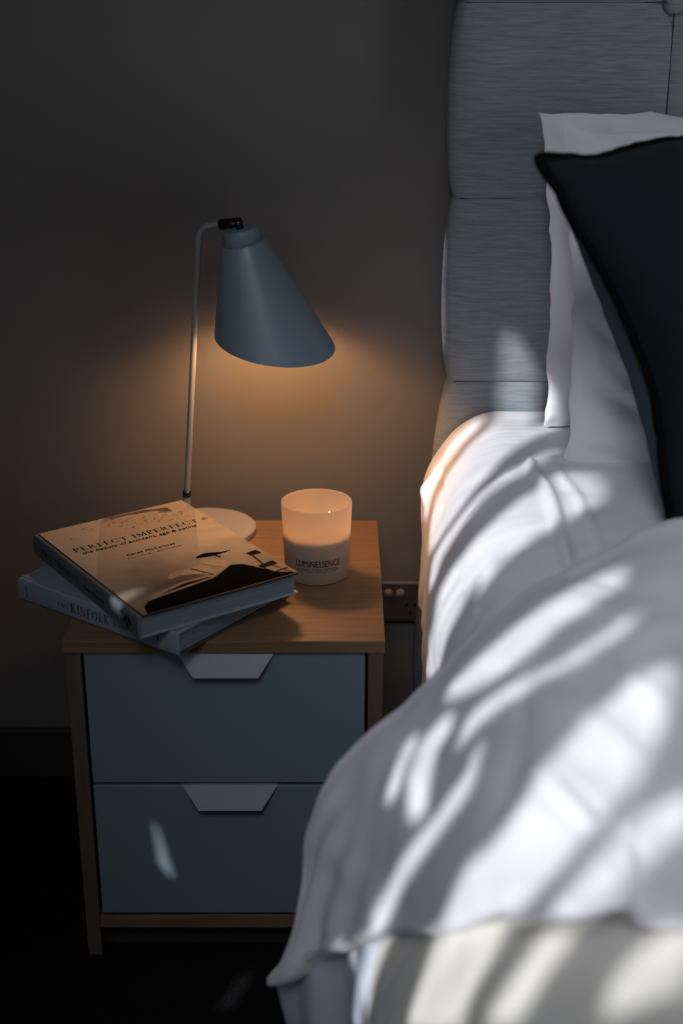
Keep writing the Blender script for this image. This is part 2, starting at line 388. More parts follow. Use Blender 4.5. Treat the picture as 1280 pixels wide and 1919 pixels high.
# ------------------------------------------------------------------ bedside table
NX0, NX1, NY0, NY1, NZ = -0.346, 0.054, 1.577, 1.98, 0.477
nt_ = empty('bedside_table', ((NX0 + NX1) / 2, (NY0 + NY1) / 2, 0), 0, 'two-drawer wooden bedside table with blue-grey drawer fronts beside the bed', 'bedside table')
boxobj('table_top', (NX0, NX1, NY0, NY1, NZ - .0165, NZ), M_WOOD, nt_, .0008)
sx0, sx1 = NX0 + .002, NX1 - .002
for a, b in ((sx0, sx0 + .019), (sx1 - .019, sx1)):
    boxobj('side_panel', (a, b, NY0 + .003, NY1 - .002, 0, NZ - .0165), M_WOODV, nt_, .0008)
boxobj('back_panel', (sx0 + .019, sx1 - .019, NY1 - .012, NY1 - .004, .04, NZ - .0165), M_DARK, nt_, 0)
boxobj('bottom_panel', (sx0 + .019, sx1 - .019, NY0 + .005, NY1 - .012, .043, .061), M_WOOD, nt_, .0008)
boxobj('plinth', (sx0 + .019, sx1 - .019, NY0 + .03, NY0 + .045, 0, .043), M_DARK, nt_, 0)
for z0, z1 in ((.0665, .2655), (.2700, .4585)):
    d = boxobj('drawer', (sx0 + .0225, sx1 - .0225, NY0 + .006, NY0 + .36, z0, z1), M_DRAWER, nt_, .0012)
    hc = -0.1440
    bm = bmesh.new()
    o0 = [(-.0612, NY0 + .0055, z1 + .0012), (.0612, NY0 + .0055, z1 + .0012), (.0405, NY0 - .010, z1 - .0275), (-.0405, NY0 - .010, z1 - .0275)]
    th = Vector((0, -.0011, .0006))
    fr = [bm.verts.new(Vector((hc + p[0], p[1], p[2])) + th) for p in o0]
    bk = [bm.verts.new(Vector((hc + p[0], p[1], p[2])) - th) for p in o0]
    bm.faces.new(fr); bm.faces.new(bk[::-1])
    for i in range(4): bm.faces.new((fr[i], bk[i], bk[(i + 1) % 4], fr[(i + 1) % 4]))
    box(bm, hc - .0612, hc + .0612, NY0 + .0045, NY0 + .022, z1 + .0002, z1 + .0018)
    link('handle', bm, M_HANDLE, d)

# ------------------------------------------------------------------ lamp
LB = Vector((-0.1995, 1.932, NZ))
lamp = empty('table_lamp', LB, 0, 'blue-grey table lamp with tilted cone shade glowing on the bedside table', 'lamp')
bm = bmesh.new()
lathe(bm, [(.070, 0), (.0735, .001), (.0742, .004), (.0742, .0085), (.073, .0100), (.071, .0104)], LB, n=96)
link('lamp_base', bm, M_BASE, lamp, smooth=True).modifiers.new('edge', 'EDGE_SPLIT')
PB = Vector((-.2315, 1.962, NZ + .0095)); PT = Vector((-.1945, 1.935, .903))
arm_end = Vector((-.1586, 1.930, .9272))
corner = Vector((-.1931, 1.935, .9248))
pts = [PB + (PT - PB) * (i / 24) for i in range(25)]
a0, a1 = PT, corner + (arm_end - corner) * 0.62
for i in range(1, 13):
    t = i / 12
    pts.append(a0 * (1 - t)**2 + corner * 2 * t * (1 - t) + a1 * t * t)
pts.append(arm_end)
bm = bmesh.new(); tube(bm, pts, .0044, 20); link('pole', bm, M_POLE, lamp, smooth=True)
ax = (PT - PB).normalized()
bm = bmesh.new(); lathe(bm, [(.0045, .036), (.0062, .037), (.0062, .045), (.0045, .046)], PB, ax, 24); link('pole_collar', bm, M_BLACK, lamp, smooth=True)
bm = bmesh.new(); lathe(bm, [(.0050, 0), (.0058, .002), (.0058, .034), (.0050, .036)], PB, ax, 24); link('pole_foot', bm, M_LAMP, lamp, smooth=True)
# black swivel: horizontal barrel and short knuckle
j0, j1 = Vector((-.1655, 1.931, .9269)), Vector((-.1329, 1.925, .9300))
d = (j1 - j0); L = d.length
bm = bmesh.new()
lathe(bm, [(.0060, 0), (.0078, .0012), (.0078, L - .007), (.0070, L - .003), (.0045, L - .0006), (.001, L)], j0, d, 32)
joint = link('swivel_joint', bm, M_BLACK, lamp, smooth=True)
# shade axis and cone
axs = Vector((0.21877, 0.02897, -0.97535)).normalized()
P0 = Vector((-0.1309, 1.905, 0.9054))
u = axs.cross(Vector((0, 1, 0))).normalized(); v = axs.cross(u)
r0, k, h = .0317, .3423, .1344
nn = Vector((math.sin(-.1104), -math.sin(-.1871), -1)).normalized()
Cc = P0 + axs * h
N = 128
def shade_ring(r_off, frac):
    out = []
    for i in range(N):
        a = 2 * math.pi * i / N
        rad = u * math.cos(a) + v * math.sin(a)
        p = P0 + rad * (r0 + r_off); dd = axs + rad * k
        t = (Cc - p).dot(nn) / dd.dot(nn)
        out.append(p + dd * t * frac)
    return out
def circ(off, r):
    return [P0 + axs * off + (u * math.cos(2 * math.pi * i / N) + v * math.sin(2 * math.pi * i / N)) * r for i in range(N)]
bm = bmesh.new()
ring_loft(bm, [circ(-.0022, .0245), circ(-.0020, r0 - .003), circ(-.0012, r0 - .0008)] + [shade_ring(0, f / 12) for f in range(13)])
sh = link('lamp_shade', bm, M_LAMP, lamp, smooth=True)
bm = bmesh.new()
ring_loft(bm, [shade_ring(-.0012, f / 12) for f in range(13)] + [shade_ring(0, 1)])
link('shade_lining', bm, M_LAMPIN, sh, smooth=True)
bm = bmesh.new()
lathe(bm, [(.0258, .0), (.0262, -.002), (.0242, -.0165), (.0235, -.0185), (.021, -.0195), (.006, -.0198)], P0 + axs * -.0015, axs, 64)
link('shade_cap', bm, M_LAMP, lamp, smooth=True)
bm = bmesh.new()
lathe(bm, [(.0052, 0), (.0052, .020)], P0 - axs * .036, axs, 24); link('swivel_knuckle', bm, M_BLACK, joint, smooth=True)
bm = bmesh.new()
lathe(bm, [(.018, 0), (.018, .045), (.014, .052), (.012, .072)], P0 + axs * .0, axs, 32); link('bulb_holder', bm, M_BASE, lamp, smooth=True)
bm = bmesh.new()
bmesh.ops.create_uvsphere(bm, u_segments=24, v_segments=16, radius=.021, matrix=Matrix.Translation(P0 + axs * .080))
link('bulb', bm, M_BULB, lamp, smooth=True)

# ------------------------------------------------------------------ candle
CC = Vector((-.0335, 1.783, NZ))
candle = empty('candle', CC, 0, 'white frosted glass jar candle with lettering, standing on the bedside table', 'candle')
bm = bmesh.new()
HJ = .107
lathe(bm, [(.0395, .0), (.0425, .0012), (.0434, .004), (.0478, HJ - .002), (.0474, HJ - .0004), (.0466, HJ), (.0456, HJ - .0006), (.0452, HJ - .002), (.0416, .0165), (.036, .0145)], CC, n=96)
jar = link('glass_jar', bm, M_GLASS, candle, smooth=True)
WZ = .062
def jr(z): return .0412 + (z - .010) * (.0452 - .0412) / (HJ - .012)
bm = bmesh.new()
lathe(bm, [(.034, .0150), (jr(.018) - .0003, .0172), (jr(WZ) - .0003, WZ), (jr(WZ) - .003, WZ - .0012), (.006, WZ - .0015)], CC, n=64)
wax = link('wax', bm, M_WAX, candle, smooth=True)
M_FLAME = emission('candle_flame', (1.0, 0.50, 0.20), 32)
for px, py, lean in ((.016, .004, .001), (-.014, -.004, -.001)):
    bm = bmesh.new()
    b0 = CC + Vector((px, py, WZ - .003))
    tube(bm, [b0, b0 + Vector((lean * .3, 0, .006)), b0 + Vector((lean, 0, .013))], .0014, 8)
    wick = link('wick', bm, M_WICK, candle, smooth=True)
    bm = bmesh.new(); lathe(bm, [(.0004, -.003), (.0022, 0), (.0031, .004), (.0028, .008), (.0016, .014), (.0004, .020)], b0 + Vector((lean, 0, .011)), n=20)
    link('flame', bm, M_FLAME, wick, smooth=True)

def text_mesh(body, size, extr=0.00012, shear=0.0, space=1.0, bold=0.0):
    cu = bpy.data.curves.new('lettering', 'FONT')
    cu.body = body; cu.size = size; cu.extrude = extr; cu.shear = shear; cu.space_character = space; cu.offset = bold
    cu.resolution_u = 3
    o = bpy.data.objects.new('lettering', cu)
    me = bpy.data.meshes.new_from_object(o)
    bpy.data.objects.remove(o)
    bm = bmesh.new(); bm.from_mesh(me); bpy.data.meshes.remove(me)
    return bm
def fit_width(bm, width, height=None):
    xs = [q.co.x for q in bm.verts]; x0, x1 = min(xs), max(xs); s = width / (x1 - x0)
    ys = [q.co.y for q in bm.verts]
    sy = s if height is None else height / (max(ys) - min(0, min(ys)))
    for q in bm.verts: q.co.x = (q.co.x - x0) * s; q.co.y *= sy
    return bm
for body, z, width, hgt, m, ph0 in (('LUMINESSENCE', .0285, .062, .0088, M_INK, -.055), ('CANDLE COLLECTION', .0205, .056, .0055, M_GREYINK, -.06)):
    bm = fit_width(text_mesh(body, .01), width, hgt)
    rj = .0434 + (z - .004) * (.0478 - .0434) / (HJ - .006)
    # bend the line of type round the jar
    for q in bm.verts:
        zz = z + q.co.y
        r = .0434 + (zz - .004) * (.0478 - .0434) / (HJ - .006) + .0002 + q.co.z
        a = (q.co.x - width / 2) / rj + .06
        q.co = CC + Vector((math.sin(a) * r, -math.cos(a) * r, zz))
    link('lettering', bm, m, jar)

# ------------------------------------------------------------------ seriffed capitals for the books
def serif_caps(body, h, width=None, gap=.16):
    """thin flat lettering, baseline along +x, cap height h"""
    bm = bmesh.new(); T, t, sv = .165, .07, .06
    def poly(ps, dx):
        bm.faces.new([bm.verts.new(((p[0] + dx) * h, p[1] * h, 0)) for p in ps])
    def rect(x0, y0, x1, y1, dx): poly([(x0, y0), (x1, y0), (x1, y1), (x0, y1)], dx)
    def stem(x, dx, top=True, bot=True):
        rect(x, 0, x + T, 1, dx)
        if bot: rect(x - .09, 0, x + T + .09, sv, dx)
        if top: rect(x - .09, 1 - sv, x + T + .09, 1, dx)
    def slant(x0, y0, x1, y1, w, dx): poly([(x0, y0), (x0 + w, y0), (x1 + w, y1), (x1, y1)], dx)
    def arc(cx, cy, rx, ry, a0, a1, dx, n=20):
        for i in range(n):
            q = [a0 + (a1 - a0) * (i + e) / n for e in (0, 1)]
            w = [t + (T * 1.1 - t) * abs(math.cos(a)) for a in q]
            poly([(cx + rx * math.cos(q[0]), cy + ry * math.sin(q[0])), (cx + rx * math.cos(q[1]), cy + ry * math.sin(q[1])),
                  (cx + (rx - w[1]) * math.cos(q[1]), cy + (ry - t) * math.sin(q[1])), (cx + (rx - w[0]) * math.cos(q[0]), cy + (ry - t) * math.sin(q[0]))], dx)
    x = 0.0
    for ch in body:
        if ch == ' ': x += .5; continue
        if ch == 'I': stem(.09, x); w = .32
        elif ch in 'EF':
            stem(.09, x); rect(.2, 1 - t, .62, 1, x); rect(.58, .80, .62, 1, x); rect(.2, .5, .5, .5 + t, x); rect(.48, .42, .52, .63, x)
            if ch == 'E': rect(.2, 0, .66, t, x); rect(.62, 0, .66, .22, x)
            w = .70 if ch == 'E' else .64
        elif ch == 'L': stem(.09, x); rect(.2, 0, .62, t, x); rect(.58, 0, .62, .24, x); w = .66
        elif ch in 'PR':
            stem(.09, x); arc(.32, .74, .34, .26, -math.pi / 2, math.pi / 2, x); rect(.2, 1 - t, .34, 1, x); rect(.2, .48, .34, .48 + t, x)
            w = .68
            if ch == 'R': slant(.68, 0, .34, .5, T, x); rect(.62, 0, .90, sv, x); w = .88
        elif ch == 'C': arc(.46, .5, .46, .51, math.pi * .22, math.pi * 1.78, x, 36); rect(.78, .68, .82, .95, x); rect(.78, .05, .82, .3, x); w = .86
        elif ch == 'O': arc(.46, .5, .46, .51, 0, 2 * math.pi, x, 44); w = .92
        elif ch == 'T': stem(.36, x, top=False); rect(.02, 1 - t, .84, 1, x); rect(.02, .78, .06, 1, x); rect(.80, .78, .84, 1, x); w = .86
        elif ch == 'H': stem(.09, x); stem(.62, x); rect(.2, .48, .66, .48 + t, x); w = .84
        elif ch == 'N': rect(.10, 0, .10 + t, 1, x); rect(0, 0, .26, sv, x); slant(.70, 0, .06, 1, T, x); rect(.76, 0, .76 + t, 1, x); rect(.66, 1 - sv, .92, 1, x); w = .92
        elif ch == 'M': rect(.10, 0, .10 + t, 1, x); rect(0, 0, .26, sv, x); slant(.48, 0, .08, 1, T, x); slant(.50, 0, .88, 1, t, x); rect(.90, 0, .90 + T, 1, x); rect(.82, 0, 1.12, sv, x); w = 1.12
        elif ch == 'K': stem(.09, x); slant(.20, .42, .66, 1, t, x); slant(.66, 0, .34, .58, T, x); rect(.58, 0, .90, sv, x); rect(.52, 1 - sv, .80, 1, x); w = .90
        x += w + gap
    if width:
        s = width / ((x - gap) * h)
        for q in bm.verts: q.co.x *= s
    return bm

def place(bm, o, ex, ey, lift=.0003):
    ex = Vector(ex).normalized(); ey = Vector(ey).normalized(); n = ex.cross(ey)
    for q in bm.verts: q.co = Vector(o) + ex * q.co.x + ey * q.co.y + n * (q.co.z + lift)
    return bm

def hardback(name, corner, spine_dir, depth_dir, length, width, z0, thick, m_cover, m_back, m_spine, label, board=.0028):
    """corner = front end of the spine; spine along spine_dir, covers along depth_dir"""
    sdv = Vector((*spine_dir, 0)).normalized(); ddv = Vector((*depth_dir, 0)).normalized()
    root = empty(name, (corner[0], corner[1], z0), 0, label, 'book')
    Mx = Matrix((( ddv.x, sdv.x, 0, corner[0]), (ddv.y, sdv.y, 0, corner[1]), (0, 0, 1, 0), (0, 0, 0, 1)))
    # local: x across cover from spine, y along spine, z up
    boxobj('back_cover', (.001, width, 0, length, z0, z0 + board), m_back, root, .0008, Mx)
    bm = bmesh.new(); box(bm, .003, width - .004, .004, length - .004, z0 + board, z0 + thick - board, .0004, 1, Mx); link('page_block', bm, M_PAGES, root)
    cov = boxobj('front_cover', (.007, width, 0, length, z0 + thick - board, z0 + thick), m_cover, root, .0008, Mx)
    # slightly rounded spine with hinge groove
    bm = bmesh.new()
    prof = [(.0065, z0 + thick - .0012), (.0045, z0 + thick - .0004), (.0015, z0 + thick - .0006), (0, z0 + thick - .003), (-.0008, z0 + thick * .75), (-.001, z0 + thick * .5), (-.0008, z0 + thick * .25), (0, z0 + .003), (.0015, z0 + .0002), (.003, z0), (.003, z0 + .002), (.0022, z0 + thick * .5), (.004, z0 + thick - .0026), (.0065, z0 + thick - .003)]
    ring_loft(bm, [[Mx @ Vector((p[0], y, p[1])) for p in prof] for y in (0, length)], True, True)
    sp = link('spine', bm, m_spine, root)
    return root, Mx, cov, sp

def cover_material():
    m = bpy.data.materials.new('printed_cover'); m.use_nodes = True
    nt = m.node_tree; b = nt.nodes['Principled BSDF']
    b.inputs['Roughness'].default_value = .38
    at = nt.nodes.new('ShaderNodeVertexColor'); at.layer_name = 'print'
    n = nt.nodes.new('ShaderNodeTexNoise'); n.inputs['Scale'].default_value = 25; n.inputs['Detail'].default_value = 6
    tc = nt.nodes.new('ShaderNodeTexCoord'); mp = nt.nodes.new('ShaderNodeMapping'); mp.inputs['Scale'].default_value = (1, 3, 1)
    nt.links.new(tc.outputs['Object'], mp.inputs['Vector']); nt.links.new(mp.outputs['Vector'], n.inputs['Vector'])
    mx = nt.nodes.new('ShaderNodeMix'); mx.data_type = 'RGBA'; mx.blend_type = 'OVERLAY'; mx.inputs[0].default_value = .18
    nt.links.new(at.outputs['Color'], mx.inputs[6]); nt.links.new(n.outputs['Fac'], mx.inputs[7])
    nt.links.new(mx.outputs[2], b.inputs['Base Color'])
    return m
M_PRINT = cover_material()

# lower book, on the table
lb_root, LM, lb_cov, lb_spine = hardback('hardcover_book', (-.1972, 1.535), (-.2256, .164), (.1275, .171), .279, .215, NZ, .0318,
    M_BOARD2, M_BOARD_DK, M_BOARD2, 'pale blue-grey hardcover book lying under the splattered one, spine reading KINFOLK')
def spine_text(bm, Mx, y, z, parent, m, nm='spine_lettering', lift=.0012):
    # text reads along -y (towards the near end of the spine)
    o = Mx @ Vector((0, y, z)); ex = (Mx.to_3x3() @ Vector((0, -1, 0)))
    link(nm, place(bm, o, ex, (0, 0, 1), lift), m, parent)
spine_text(serif_caps('THE', .0056, .018, .3), LM, .207, NZ + .0120, lb_spine, M_INK)
spine_text(serif_caps('KINFOLK', .0125, .068, .26), LM, .182, NZ + .0095, lb_spine, M_INK)
spine_text(serif_caps('HOME', .0056, .026, .3), LM, .107, NZ + .0120, lb_spine, M_INK)
bm = fit_width(text_mesh('ARTISAN', .004), .018, .004)
o = LM @ Vector((0, .262, NZ + .0065))
link('spine_imprint', place(bm, o, (0, 0, 1), LM.to_3x3() @ Vector((0, 1, 0)), .0012), M_GREYINK, lb_spine)
bm = fit_width(text_mesh('A', .006), .006, .008)
spine_text(bm, LM, .034, NZ + .012, lb_spine, M_INK, 'spine_mark')

# upper book
UZ = NZ + .0322
ub_root, UM, ub_cov, ub_spine = hardback('hardcover_book', (-.2407, 1.5166), (-.1751, .256), (.1912, .135), .310, .228, UZ, .0295,
    M_PRINT, M_BOARD2, M_SPINE1, 'large hardcover book with ink-splattered beige cover on top of the book stack')
ub_root.name = 'hardcover_book.001'
# printed colours of the front cover, laid on a fine grid (u across from the spine, w up from the near edge)
UWID, ULEN, UTOP = .228, .310, UZ + .0295
rr = random.Random(5)
spots = [(.814, .920, .0062), (.80, .930, .0045), (.965, .738, .0050), (.256, .936, .0022), (.27, .925, .0014), (.13, .86, .0018), (.24, .90, .0012)]
for i in range(95):
    t = rr.random()
    spots.append((.40 + .5 * t + rr.gauss(0, .06), .955 - .05 * t - abs(rr.gauss(0, .055)), abs(rr.gauss(.0006, .0007)) + .0005))
for i in range(26):
    spots.append((.42 + .28 * rr.random(), .965 + .03 * rr.random(), .0012 + .0022 * rr.random()))
for i in range(22):
    spots.append((.1 + .85 * rr.random(), .78 + .2 * rr.random(), .0005 + .0005 * rr.random()))
nu, nw = 230, 330
UU, WW = np.meshgrid(np.linspace(0, 1, nu + 1), np.linspace(0, 1, nw + 1))
sm = lambda a, b, x: np.clip((x - a) / (b - a), 0, 1)**2 * (3 - 2 * np.clip((x - a) / (b - a), 0, 1))
nz_ = np.array([[fbm(a * 4, b_ * 4, 3) for a in np.linspace(0, 1, 24)] for b_ in np.linspace(0, 1, 34)])
nz_ = catmull(catmull(nz_, nw + 1).T, nu + 1).T
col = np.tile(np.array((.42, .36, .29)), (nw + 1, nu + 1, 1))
# darker diagonal band across the cover
cover_band = ((WW - .43) < (UU - .014) * 1.42) & (WW - .389 >= (UU - .652) / .72 * 0 + (UU - .652) * 1.39)
col[cover_band] = (.33, .275, .215)
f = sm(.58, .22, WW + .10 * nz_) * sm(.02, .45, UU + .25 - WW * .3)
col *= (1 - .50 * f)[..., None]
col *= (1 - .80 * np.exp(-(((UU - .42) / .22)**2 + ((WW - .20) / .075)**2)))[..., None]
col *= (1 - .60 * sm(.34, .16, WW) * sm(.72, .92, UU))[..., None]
# ink splatter
for n_, (a, b_, r) in enumerate(spots):
    a = min(max(a, .05), .985); b_ = min(b_, .985)
    dx, dy = (UU - a) * UWID, (WW - b_) * ULEN / .8
    ang = np.arctan2(dy, dx)
    rad = r * (1 + .22 * np.sin(3 * ang + n_) + .16 * np.sin(7 * ang + 2 * n_))
    col[np.hypot(dx, dy) < rad] = (.085, .072, .06)
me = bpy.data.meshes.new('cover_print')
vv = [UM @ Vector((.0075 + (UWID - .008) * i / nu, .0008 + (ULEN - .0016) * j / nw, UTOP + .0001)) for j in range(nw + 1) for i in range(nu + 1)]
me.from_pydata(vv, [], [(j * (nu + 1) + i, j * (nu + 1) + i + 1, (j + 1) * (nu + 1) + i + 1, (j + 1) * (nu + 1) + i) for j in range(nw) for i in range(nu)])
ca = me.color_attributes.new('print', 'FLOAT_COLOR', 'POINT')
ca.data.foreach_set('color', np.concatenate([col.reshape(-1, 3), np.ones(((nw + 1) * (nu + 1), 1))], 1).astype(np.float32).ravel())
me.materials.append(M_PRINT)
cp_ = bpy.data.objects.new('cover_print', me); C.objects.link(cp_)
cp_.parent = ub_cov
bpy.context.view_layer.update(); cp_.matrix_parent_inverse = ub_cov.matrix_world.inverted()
M_PNAP = mat('print_napkin', (.46, .37, .28), .8, .1, vary=((45, 45, 45), (.26, .20, .145), .18))
M_PDARK = mat('print_black', (.006, .005, .0045), 1.0, 0.0)
M_PEDGE = mat('print_board_edge', (.36, .28, .21), .8, .1)
M_PBRN = mat('print_dark_brown', (.020, .015, .011), 1.0, 0.0)
def print_poly(name, pts, m, lift):
    bm = bmesh.new()
    bm.faces.new([bm.verts.new(UM @ Vector((a * UWID, b_ * ULEN, UTOP + lift))) for a, b_ in pts])
    return link(name, bm, m, ub_cov)
print_poly('printed_tray', [(.06, .004), (.995, .004), (.90, .06), (.83, .17), (.80, .205), (.74, .225), (.60, .16), (.14, .107), (.085, .07)], M_PDARK, .0002)
print_poly('printed_board', [(.147, .107), (.20, .150), (.40, .19), (.57, .185), (.61, .17), (.57, .15), (.52, .147)], M_PEDGE, .00025)
print_poly('printed_board', [(.20, .128), (.40, .172), (.55, .172), (.57, .162), (.50, .158)], M_PDARK, .0003)
print_poly('printed_napkin', [(.362, .257), (.40, .288), (.46, .300), (.52, .286), (.57, .300), (.64, .308), (.72, .300), (.748, .275), (.70, .215), (.60, .172), (.545, .205), (.46, .195), (.39, .222)], M_PNAP, .00035)
print_poly('printed_napkin_crease', [(.52, .284), (.535, .285), (.60, .178), (.585, .180)], M_PBRN, .0004)
rb = [(.626 + .22 * t, .372 + .010 * math.sin(t * 6.3) - .012 * t + .016 * math.sin(math.pi * t)) for t in np.linspace(0, 1, 14)] + [(.845 - .22 * t, .355 + .008 * t - .012 * math.sin(math.pi * t)) for t in np.linspace(0, 1, 14)]
print_poly('printed_ribbon', rb, M_PDARK, .0004)
print_poly('printed_ribbon_tail', [(.725, .362), (.735, .362), (.755, .318), (.742, .312)], M_PDARK, .00045)
for q in ([(.895, .293), (.968, .300), (.975, .255), (.900, .258)], [(.855, .150), (.968, .165), (.968, .122), (.865, .118)],
          [(.905, .258), (.917, .258), (.900, .15), (.889, .15)], [(.865, .120), (.875, .120), (.925, .004), (.912, .004)],
          [(.925, .122), (.933, .122), (.985, .004), (.974, .004)], [(.845, .062), (.985, .070), (.985, .060), (.848, .053)]):
    print_poly('printed_window', q, M_PBRN, .0003)
print_poly('printed_napkin_shadow', [(.375, .236), (.43, .250), (.50, .232), (.56, .205), (.545, .203), (.46, .194), (.39, .221)], mat('print_brown', (.12, .09, .065), .8, .1), .00038)
print_poly('printed_napkin_fold', [(.60, .300), (.62, .303), (.66, .255), (.70, .218), (.692, .212), (.645, .245)], mat('print_tan', (.24, .185, .135), .8, .1), .00038)
print_poly('printed_stain', [(.835, .900), (.865, .905), (.86, .955), (.80, .965), (.72, .985), (.46, .992), (.50, .972), (.60, .968), (.70, .955), (.78, .945)], mat('print_stain', (.085, .07, .057), .8, .1), .00025)
cx_ = UM.to_3x3() @ Vector((1, 0, 0)); cy_ = UM.to_3x3() @ Vector((0, 1, 0))
def cover_text(bm, uu, w, m):
    link('cover_lettering', place(bm, UM @ Vector((uu * UWID, w * ULEN, UTOP)), cx_, cy_, .0005), m, ub_cov)
cover_text(serif_caps('PERFECT IMPERFECT', .0125, .186, .20), .095, .712, M_INK)
cover_text(fit_width(text_mesh('the beauty of accident, age & patina', .01, shear=.25), .170, .0105), .12, .672, M_INK)
cover_text(fit_width(text_mesh('Karen McCartney', .01, shear=.2), .073, .0080), .315, .550, M_INK)
cover_text(fit_width(text_mesh('Sharyn Cairns  /  Glen Proebstel', .01, shear=.2), .080, .0050), .297, .518, M_GREYINK)
spine_text(serif_caps('PERFECT IMPERFECT', .0085, .118, .2), UM, .283, UZ + .0105, ub_spine, M_INK)
spine_text(fit_width(text_mesh('Karen McCartney', .01, shear=.2), .060, .0065), UM, .150, UZ + .0115, ub_spine, M_INK)
bm = bmesh.new()
for i in range(12):
    y = .018 + rr.random() * .028; z = UZ + .006 + rr.random() * .016; r = .001 + rr.random() * .0028
    bm.faces.new([bm.verts.new((-(y + r * math.cos(a) * (.7 + .5 * rr.random())), z + r * math.sin(a) * (.7 + .5 * rr.random()), 0)) for a in np.linspace(0, 2 * math.pi, 10, endpoint=False)])
spine_text(bm, UM, 0, 0, ub_spine, M_INK, 'spine_splatter')

# ------------------------------------------------------------------ power socket on the wall
sock = empty('power_socket', (.0755, WY, .318), 0, 'double power socket on the wall between the bedside table and bed', 'power socket')
bm = bmesh.new(); box(bm, .0755 - .0575, .0755 + .0575, WY - .011, WY, .318 - .036, .318 + .036, bev=.006, seg=4); link('face_plate', bm, M_SOCKET, sock)
for x in (.0735, .0927):
    bm = bmesh.new(); lathe(bm, [(.0066, 0), (.0066, .0022), (.0055, .0030)], (x, WY - .011, .3345), (0, -1, 0), 32); sw = link('switch', bm, M_SWITCH, sock, smooth=True)
    bm = bmesh.new(); box(bm, x - .0032, x + .0032, WY - .0158, WY - .0135, .3315, .3375, bev=.0008, seg=1); link('rocker', bm, M_SWITCH, sw)
for x in (.0485, .1090):
    bm = bmesh.new()
    for dx, dz, rot in ((-.0068, .004, .52), (.0068, .004, -.52), (0, -.0095, 0)):
        Mr = Matrix.Translation((x + dx, WY - .0112, .309 + dz)) @ Matrix.Rotation(rot, 4, 'Y')
        box(bm, -.0011, .0011, -.0004, .0004, -.0036, .0036, M=Mr)
    link('socket_slots', bm, M_BLACK, sock)

# ------------------------------------------------------------------ bed
bed = empty('bed', (.9, 1.0, 0), 0, 'upholstered bed with a tall buttoned grey-blue linen headboard', 'bed')
bm = bmesh.new(); box(bm, .175, 1.72, .0, 1.94, .34, .625, bev=.05, seg=5); link('mattress', bm, M_MATTRESS, bed, smooth=True)
bm = bmesh.new()
box(bm, .165, 1.73, -.02, 1.945, .07, .33, bev=.02, seg=3)
link('bed_base', bm, M_BEDBASE, bed)
for x, y in ((.25, .1), (.25, 1.85), (1.65, .1), (1.65, 1.85)):
    bm = bmesh.new(); lathe(bm, [(.025, 0), (.03, .075)], (x, y, 0), n=24); link('bed_leg', bm, M_DARK, bed, smooth=True)
# headboard: quilted panels bulging between seams, edge swelling with them
HX0, HX1, HYF = .154, 1.74, 1.955
zs_seam = [.190, .445, .700, .958, 1.209, 1.460]
xs_seam = [HX0, .4315, .699, .9665, 1.234, 1.4885, HX1]
def bulge(x, seams):
    for a, b_ in zip(seams[:-1], seams[1:]):
        if a <= x <= b_:
            f = (x - a) / (b_ - a); return (4 * f * (1 - f))**.55
    return 0.0
def dense(seams, n):
    out = []
    for a, b_ in zip(seams[:-1], seams[1:]):
        f = .5 - .5 * np.cos(np.pi * np.linspace(0, 1, n + 1)[:-1]); out += list(a + (b_ - a) * f)
    return out + [seams[-1]]
zz = dense(zs_seam, 20)
rc = .016
path = [(HX0 + .012, WY - .004, -1.0, 0), (HX0 + .004, WY - .03, -1, 0), (HX0, WY - .055, -1, 0), (HX0, HYF + rc + .012, -1, 0), (HX0, HYF + rc, -1, 0)]
for a in (20, 40, 60, 80): path.append((HX0 + rc - rc * math.cos(R(a)), HYF + rc - rc * math.sin(R(a)), -math.cos(R(a)), -math.sin(R(a))))
for x in dense(xs_seam, 16):
    if HX0 + rc < x < HX1 - rc: path.append((x, HYF, 0, -1))
path += [(HX1 - rc * .3, HYF + rc * .3, .7, -.7), (HX1, HYF + rc, 1, 0), (HX1, WY - .03, 1, 0), (HX1 - .01, WY - .004, 1, 0)]
G = []
for z in zz:
    bz = bulge(z, zs_seam); row = []
    flare = .015 * max(0, (.68 - z) / .2) if z < .68 else 0
    for (x, y, nx, ny) in path:
        if ny < -.99:
            xs_ = [xs_seam[0] - .10] + xs_seam[1:]
            A_ = .010 * min(bz, 1) * (.35 + .65 * bulge(x, xs_))
            # shallow dimples where seams cross
            d_ = 0
            for sx in xs_seam[1:-1]:
                d_ += sum(.012 * math.exp(-(((x - sx)**2 + (z - sz)**2) / .022**2)) for sz in (1.209,))
            row.append((x, y - A_ + d_ - .0008 * fbm(x * 9, z * 9), z))
        else:
            A_ = .0125 * bz
            row.append((x + nx * A_ - (flare if nx < 0 else 0), y + ny * A_ * .5, z))
    G.append(row)
hb = grid_obj('headboard', G, M_LINEN, bed)
bm = bmesh.new()
for z in (.700, .958, 1.209):
    tube(bm, [(x, HYF + .0002, z) for x in np.linspace(HX0 + .006, HX1 - .006, 60)], .0008, 6)
for x in xs_seam[1:-1]:
    tube(bm, [(x, HYF + .0003 - .0035 * min(bulge(z, zs_seam), 1), z) for z in dense(zs_seam, 20)[2:-2]], .0010, 6)
link('seam_stitching', bm, mat('seam_thread', (.03, .036, .042), .9), hb)
for x in xs_seam[1:-1]:
    bm = bmesh.new()
    bmesh.ops.create_uvsphere(bm, u_segments=24, v_segments=12, radius=.013)
    for q in bm.verts: q.co = Vector((x + q.co.x, HYF + .004 + q.co.y * .6, 1.205 + q.co.z))
    link('headboard_button', bm, M_LINEN, hb, smooth=True)

